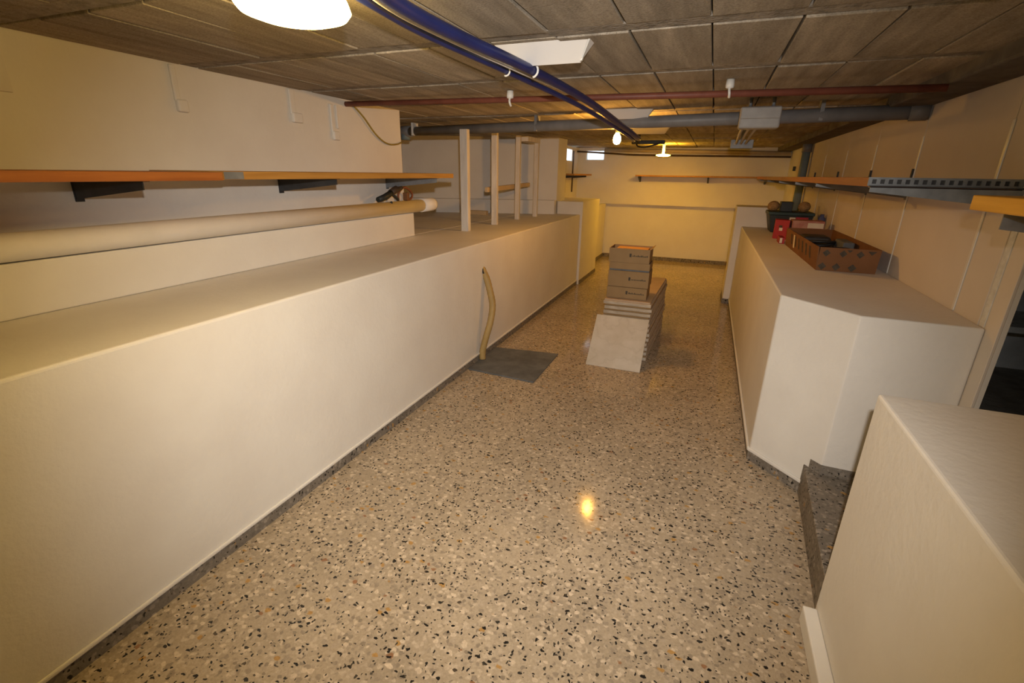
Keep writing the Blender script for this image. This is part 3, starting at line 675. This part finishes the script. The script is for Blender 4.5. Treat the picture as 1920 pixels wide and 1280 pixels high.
# ------------------------------------------------------------------ on the floor
hs = thing('drain_hose', 'tan hose curving out of the white ledge down to the grey slab', 'hose', (-1.82, 3.9, ZF))
pts = smooth_path([(-1.85, 3.914, 0.79), (-1.80, 3.917, 0.70), (-1.765, 3.92, 0.58), (-1.735, 3.91, 0.45), (-1.735, 3.865, 0.31), (-1.765, 3.83, 0.16), (-1.79, 3.81, 0.03), (-1.79, 3.805, ZF + 0.016)], 7)
MB().tube(pts, 0.029, 12, ridge=0.0015).build('hose_tube', hose_tan, hs)
MB().tube([(-1.83, 3.914, 0.76), (-1.815, 3.914, 0.765)], 0.036, 14).build('hose_collar', dark_gap, hs)
sb = MB().prism([(-1.815, 3.552), (-1.18, 3.507), (-1.18, 4.24), (-1.815, 4.165)], ZF, ZF + 0.012).build('floor_slab', mat_grey, None, bevel=0.004)
tag(sb, 'flat square grey slab on the terrazzo floor below the tan hose', 'slab')

words = ['topmost', 'second', 'third', 'fourth', 'fifth', 'sixth', 'seventh', 'eighth', 'ninth', 'tenth', 'eleventh', 'lowest']
NP = 12; zt = 0.50; hgt = (zt - ZF) / NP
for i in range(NP):
    z1 = zt - i * hgt; z0 = z1 - hgt
    dx = random.uniform(-0.008, 0.008); dy = random.uniform(-0.012, 0.012)
    lab = ('flat pack of beige tiles, %s of the floor pile' % words[i]) if i in (0, NP - 1) else ('flat pack of beige tiles, %s from the top of the floor pile' % words[i])
    t = thing('tile_pack', lab, 'tiles', (-0.59 + dx, 5.0 + dy, z0), 'flat tile packs piled on the floor')
    xa, xb, ya, yb = -0.808 + dx, -0.372 + dx, 4.425 + dy, 5.68 + dy
    MB().prism([(xa, ya), (xb, ya), (xb + 0.035, yb), (xa + 0.02, yb)], z0, z0 + hgt * 0.62).build('tile_pair', tile_edge, t, bevel=0.003, segs=1)
    MB().prism([(xa + 0.008, ya + 0.01), (xb - 0.01, ya + 0.01), (xb + 0.025, yb - 0.01), (xa + 0.03, yb - 0.01)], z0 + hgt * 0.62, z1 - 0.0005).build('carton_wrap', cardboard if i else tile_top, t, bevel=0.002, segs=1)

lt = thing('leaning_tile', 'square veined beige tile leaning against the front of the tile pile', 'tile', (-0.62, 4.25, ZF))
bl_, br_ = Vector((-0.876, 4.105, ZF + 0.002)), Vector((-0.384, 4.098, ZF + 0.002))
tl_, tr_ = Vector((-0.861, 4.395, 0.346)), Vector((-0.378, 4.385, 0.344))
nrm = (br_ - bl_).cross(tl_ - bl_).normalized() * 0.011
MB().hexa([bl_, br_, br_ - nrm, bl_ - nrm], [tl_, tr_, tr_ - nrm, tl_ - nrm]).build('tile_face', tile_face, lt, bevel=0.0015)

def carton(lab, x0, x1, y0, y1, z0, z1, mark=True, open_top=False, mx=0.55):
    t = thing('carton', lab, 'carton', ((x0 + x1) / 2, (y0 + y1) / 2, z0), 'cartons stacked on the tile pile')
    if open_top:
        th = 0.006
        MB().box(x0, x1, y0, y0 + th, z0, z1).box(x0, x1, y1 - th, y1, z0, z1).box(x0, x0 + th, y0 + th, y1 - th, z0, z1).box(x1 - th, x1, y0 + th, y1 - th, z0, z1).box(x0 + th, x1 - th, y0 + th, y1 - th, z0, z0 + th).build('carton_walls', cardboard, t)
        MB().box(x0 + 0.05, x1 - 0.03, y0 + 0.012, y1 - 0.012, z0 + th, z1 - 0.012).build('contents', cardboard_in, t, bevel=0.003)
        MB().hexa([(x1 - 0.001, y0 + 0.01, z1 - 0.004), (x1 + 0.02, y0 + 0.01, z1 + 0.01), (x1 + 0.02, y1 - 0.01, z1 + 0.012), (x1 - 0.001, y1 - 0.01, z1 - 0.004)],
                  [(x1 - 0.001, y0 + 0.01, z1), (x1 + 0.02, y0 + 0.01, z1 + 0.015), (x1 + 0.02, y1 - 0.01, z1 + 0.017), (x1 - 0.001, y1 - 0.01, z1)]).build('flap', cardboard, t)
    else:
        MB().box(x0, x1, y0, y1, z0, z1).build('carton_body', cardboard, t, bevel=0.004)
        MB().box(x0 + 0.004, x1 - 0.004, y0 + 0.02, y1 - 0.02, z1 - 0.001, z1 + 0.0006).build('lid_seam', print_dark, t)
    if mark:
        # small emblem and an unreadable line of lettering
        zc = (z0 + z1) / 2 + 0.004; W = x1 - x0; xm = x0 + mx * W - 0.015
        b = MB().box(xm, xm + 0.018, y0 - 0.0012, y0, zc - 0.015, zc + 0.016)
        xx = xm + 0.028; random.seed(int(z0 * 1000))
        while xx < x0 + W * 0.93:
            wd = random.uniform(0.006, 0.011); hh = random.choice((0.009, 0.010, 0.015))
            b.box(xx, xx + wd, y0 - 0.0012, y0, zc - 0.010, zc - 0.010 + hh); xx += wd + 0.004
        b.build('printed_mark', print_dark, t)
    return t
Y0 = 4.50; Y1 = 4.74
carton('lowest carton of the column on the tile pile, shifted off the others', -0.806, -0.436, Y0 - 0.01, Y1 - 0.01, 0.500, 0.606, mx=0.52)
carton('printed carton resting on the lowest one, third from the top', -0.806, -0.432, Y0, Y1 + 0.02, 0.607, 0.758)
carton('thin unprinted carton under the open one', -0.804, -0.434, Y0 + 0.004, Y1, 0.772, 0.836, mark=False)
tag(MB().box(-0.80, -0.438, Y0 + 0.01, Y1, 0.7585, 0.7715).build('gap_shade', mat_grey, None), 'thin dark filler added as the shade of the gap between the second and third cartons', 'gap shade')  # filler in the open gap; the gap's shade is put into its dark colour
carton('topmost carton of the column, open with orange lining', -0.812, -0.445, Y0 - 0.004, Y1 + 0.01, 0.8375, 0.965, open_top=True)

# ------------------------------------------------------------------ on the counter
ZK = 0.985
cb = thing('cardboard_tray', 'long open brown cardboard box printed with dark diamonds on the counter', 'box', (0.92, 4.6, ZK))
A, B_, D, E_ = (0.752, 3.93), (1.105, 3.93), (1.09, 5.35), (0.725, 5.35)
zb, ztp = ZK + 0.0005, ZK + 0.162
def wall_seg(p0, p1, th, lean):
    d = Vector((p1[0] - p0[0], p1[1] - p0[1])); n2 = Vector((-d.y, d.x)).normalized() * th
    o2 = Vector((d.y, -d.x)).normalized() * lean
    return MB().hexa([(p0[0], p0[1], zb), (p1[0], p1[1], zb), (p1[0] + n2.x, p1[1] + n2.y, zb), (p0[0] + n2.x, p0[1] + n2.y, zb)],
                     [(p0[0] + o2.x, p0[1] + o2.y, ztp), (p1[0] + o2.x, p1[1] + o2.y, ztp), (p1[0] + n2.x + o2.x, p1[1] + n2.y + o2.y, ztp), (p0[0] + n2.x + o2.x, p0[1] + n2.y + o2.y, ztp)])
wall_seg(A, B_, 0.007, 0.004).build('box_side', cardboard_dk, cb)
wall_seg(B_, D, 0.007, 0.008).build('box_side', cardboard_dk, cb)
wall_seg(D, E_, 0.007, 0.0).build('box_side', cardboard_dk, cb)
wall_seg(E_, A, 0.007, 0.012).build('box_side', cardboard_dk, cb)
MB().prism([A, B_, D, E_], zb, zb + 0.006).build('box_bottom', cardboard_dk, cb)
def diamond(x, z, s, half=0):
    pts = [(x, z - s * 1.05), (x + s, z), (x, z + s), (x - s, z)]
    if half == -1: pts = [(x, z - s), (x + s, z), (x - s, z)]
    MB().quadface(*[(px, 3.9290 - 0.004 * (pz - ZK) / 0.162, pz) for px, pz in pts]).build('printed_diamond', print_dark, cb)
for x in (0.795, 0.895, 0.995): diamond(x, ZK + 0.125, 0.024)
for x in (0.785, 0.870, 0.965): diamond(x, ZK + 0.032, 0.026)
diamond(0.93, ZK + 0.152, 0.018, -1); diamond(1.06, ZK + 0.150, 0.026, -1)
for yy in (4.15, 4.3, 4.45, 4.62, 4.78, 4.98):
    x = 0.752 - 0.027 * (yy - 3.93) / 1.42
    MB().quadface((x - 0.005, yy, ZK + 0.05), (x - 0.0125, yy + 0.04, ZK + 0.135), (x - 0.0135, yy + 0.09, ZK + 0.135), (x - 0.006, yy + 0.05, ZK + 0.05)).build('printed_stripe', print_dark, cb)
x = 0.752 - 0.027 * (4.86 - 3.93) / 1.42
MB().quadface((x - 0.0025, 4.87, ZK + 0.03), (x - 0.0115, 4.87, ZK + 0.14), (x - 0.013, 4.93, ZK + 0.14), (x - 0.004, 4.93, ZK + 0.03)).build('side_label', paper_white, cb)
# contents of the tray
for (cx, cy, r, zz, lab) in ((0.90, 4.28, 0.085, 1.11, 'coil of black cable in the diamond-printed cardboard box, at its open front'), (0.88, 4.72, 0.10, 1.10, 'coil of black cable in the middle of the diamond-printed cardboard box')):
    b = MB()
    for k in range(4):
        b.tube([(cx + (r + 0.006 * k) * math.cos(a), cy + (r + 0.006 * k) * math.sin(a), ZK + 0.042 + 0.022 * k + 0.02 * math.sin(a + k)) for a in [2 * math.pi * j / 22 for j in range(22)]], 0.0125, 8, closed=True)
    o = b.build('cable_coil', cable_black); tag(o, lab, 'cable coil', 'black cable coils in the cardboard box')
tag(MB().box(0.80, 1.02, 4.95, 5.2, ZK + 0.007, ZK + 0.13).build('dark_bag', steel_dark, None, bevel=0.03, segs=3), 'dark lump in the back of the diamond-printed cardboard box', 'bag')
tag(MB().box(0.99, 1.07, 4.42, 4.7, ZK + 0.007, ZK + 0.15).build('grey_tool_case', mat_grey, None, bevel=0.012, segs=2), 'grey case standing against the wall side of the cardboard box', 'case')

rc = thing('red_carton', 'small bright red carton with torn white patch beside the cardboard box', 'carton', (0.72, 5.85, ZK))
MB().prism([(0.66, 5.86), (0.79, 5.80), (0.80, 5.98), (0.675, 6.02)], ZK + 0.0005, ZK + 0.195).build('carton_body', box_red, rc, bevel=0.004)
MB().quadface((0.705, 5.838, ZK + 0.085), (0.735, 5.825, ZK + 0.085), (0.735, 5.825, ZK + 0.115), (0.705, 5.838, ZK + 0.115)).build('torn_patch', paper_white, rc)
MB().quadface((0.70, 5.839, ZK + 0.118), (0.73, 5.826, ZK + 0.118), (0.73, 5.826, ZK + 0.14), (0.70, 5.839, ZK + 0.14)).build('dark_print', print_dark, rc)
wc = thing('worn_carton', 'worn pink and red carton with long white label by the wall', 'carton', (0.97, 5.85, ZK))
MB().box(0.812, 1.10, 5.78, 5.97, ZK + 0.0005, ZK + 0.20).build('carton_body', box_pink, wc, bevel=0.004)
MB().box(0.93, 1.095, 5.776, 5.78, ZK + 0.075, ZK + 0.12).build('red_band', box_red, wc)
MB().box(0.95, 1.09, 5.775, 5.7795, ZK + 0.13, ZK + 0.18).build('white_label', paper_white, wc)
sc_c = thing('small_carton', 'small white and red carton end lying at the corner of the cardboard box', 'carton', (0.72, 5.48, ZK))
MB().box(0.675, 0.72, 5.40, 5.60, ZK + 0.0005, ZK + 0.06).build('carton_body', box_red, sc_c, bevel=0.003)
MB().box(0.676, 0.698, 5.3985, 5.40, ZK + 0.008, ZK + 0.056).build('white_label', paper_white, sc_c)

tb = thing('toolbox', 'black and dark green plastic toolbox behind the red cartons', 'toolbox', (0.88, 6.7, ZK))
MB().hexa([(0.70, 6.52, ZK + 0.0005), (1.08, 6.52, ZK + 0.0005), (1.08, 6.85, ZK + 0.0005), (0.70, 6.85, ZK + 0.0005)],
          [(0.655, 6.50, ZK + 0.20), (1.11, 6.50, ZK + 0.20), (1.11, 6.87, ZK + 0.20), (0.655, 6.87, ZK + 0.20)]).build('toolbox_body', tool_black, tb, bevel=0.006)
MB().box(0.645, 1.12, 6.49, 6.88, ZK + 0.20, ZK + 0.235).build('toolbox_rim', tool_green, tb, bevel=0.006)
MB().box(0.87, 0.93, 6.486, 6.50, ZK + 0.15, ZK + 0.18).build('latch_label', paper_white, tb)
MB().box(0.935, 1.06, 6.486, 6.50, ZK + 0.14, ZK + 0.185).build('red_label', box_red, tb)
tag(MB().box(0.77, 0.895, 6.60, 6.75, ZK + 0.2355, ZK + 0.345).build('black_case', tool_black, None, bevel=0.005), 'small black case standing on the toolbox between two twine balls', 'case')
for x, lab in ((0.70, 'ball of brown twine on the toolbox corner nearer the aisle'), (1.02, 'ball of brown twine on the toolbox nearer the wall')):
    tag(MB().ball((x, 6.65, ZK + 0.2355 + 0.058), 0.066, 18, 10, 0.88).build('twine_ball', twine), lab, 'twine ball', 'twine balls on the toolbox')
tag(MB().lathe((1.155, 6.30, ZK), [(0.034, 0.0005), (0.036, 0.01), (0.036, 0.20), (0.02, 0.215), (0.02, 0.24)], 16).build('blue_bottle', blue_tin), 'small dark blue bottle between the toolbox and the wall', 'bottle')
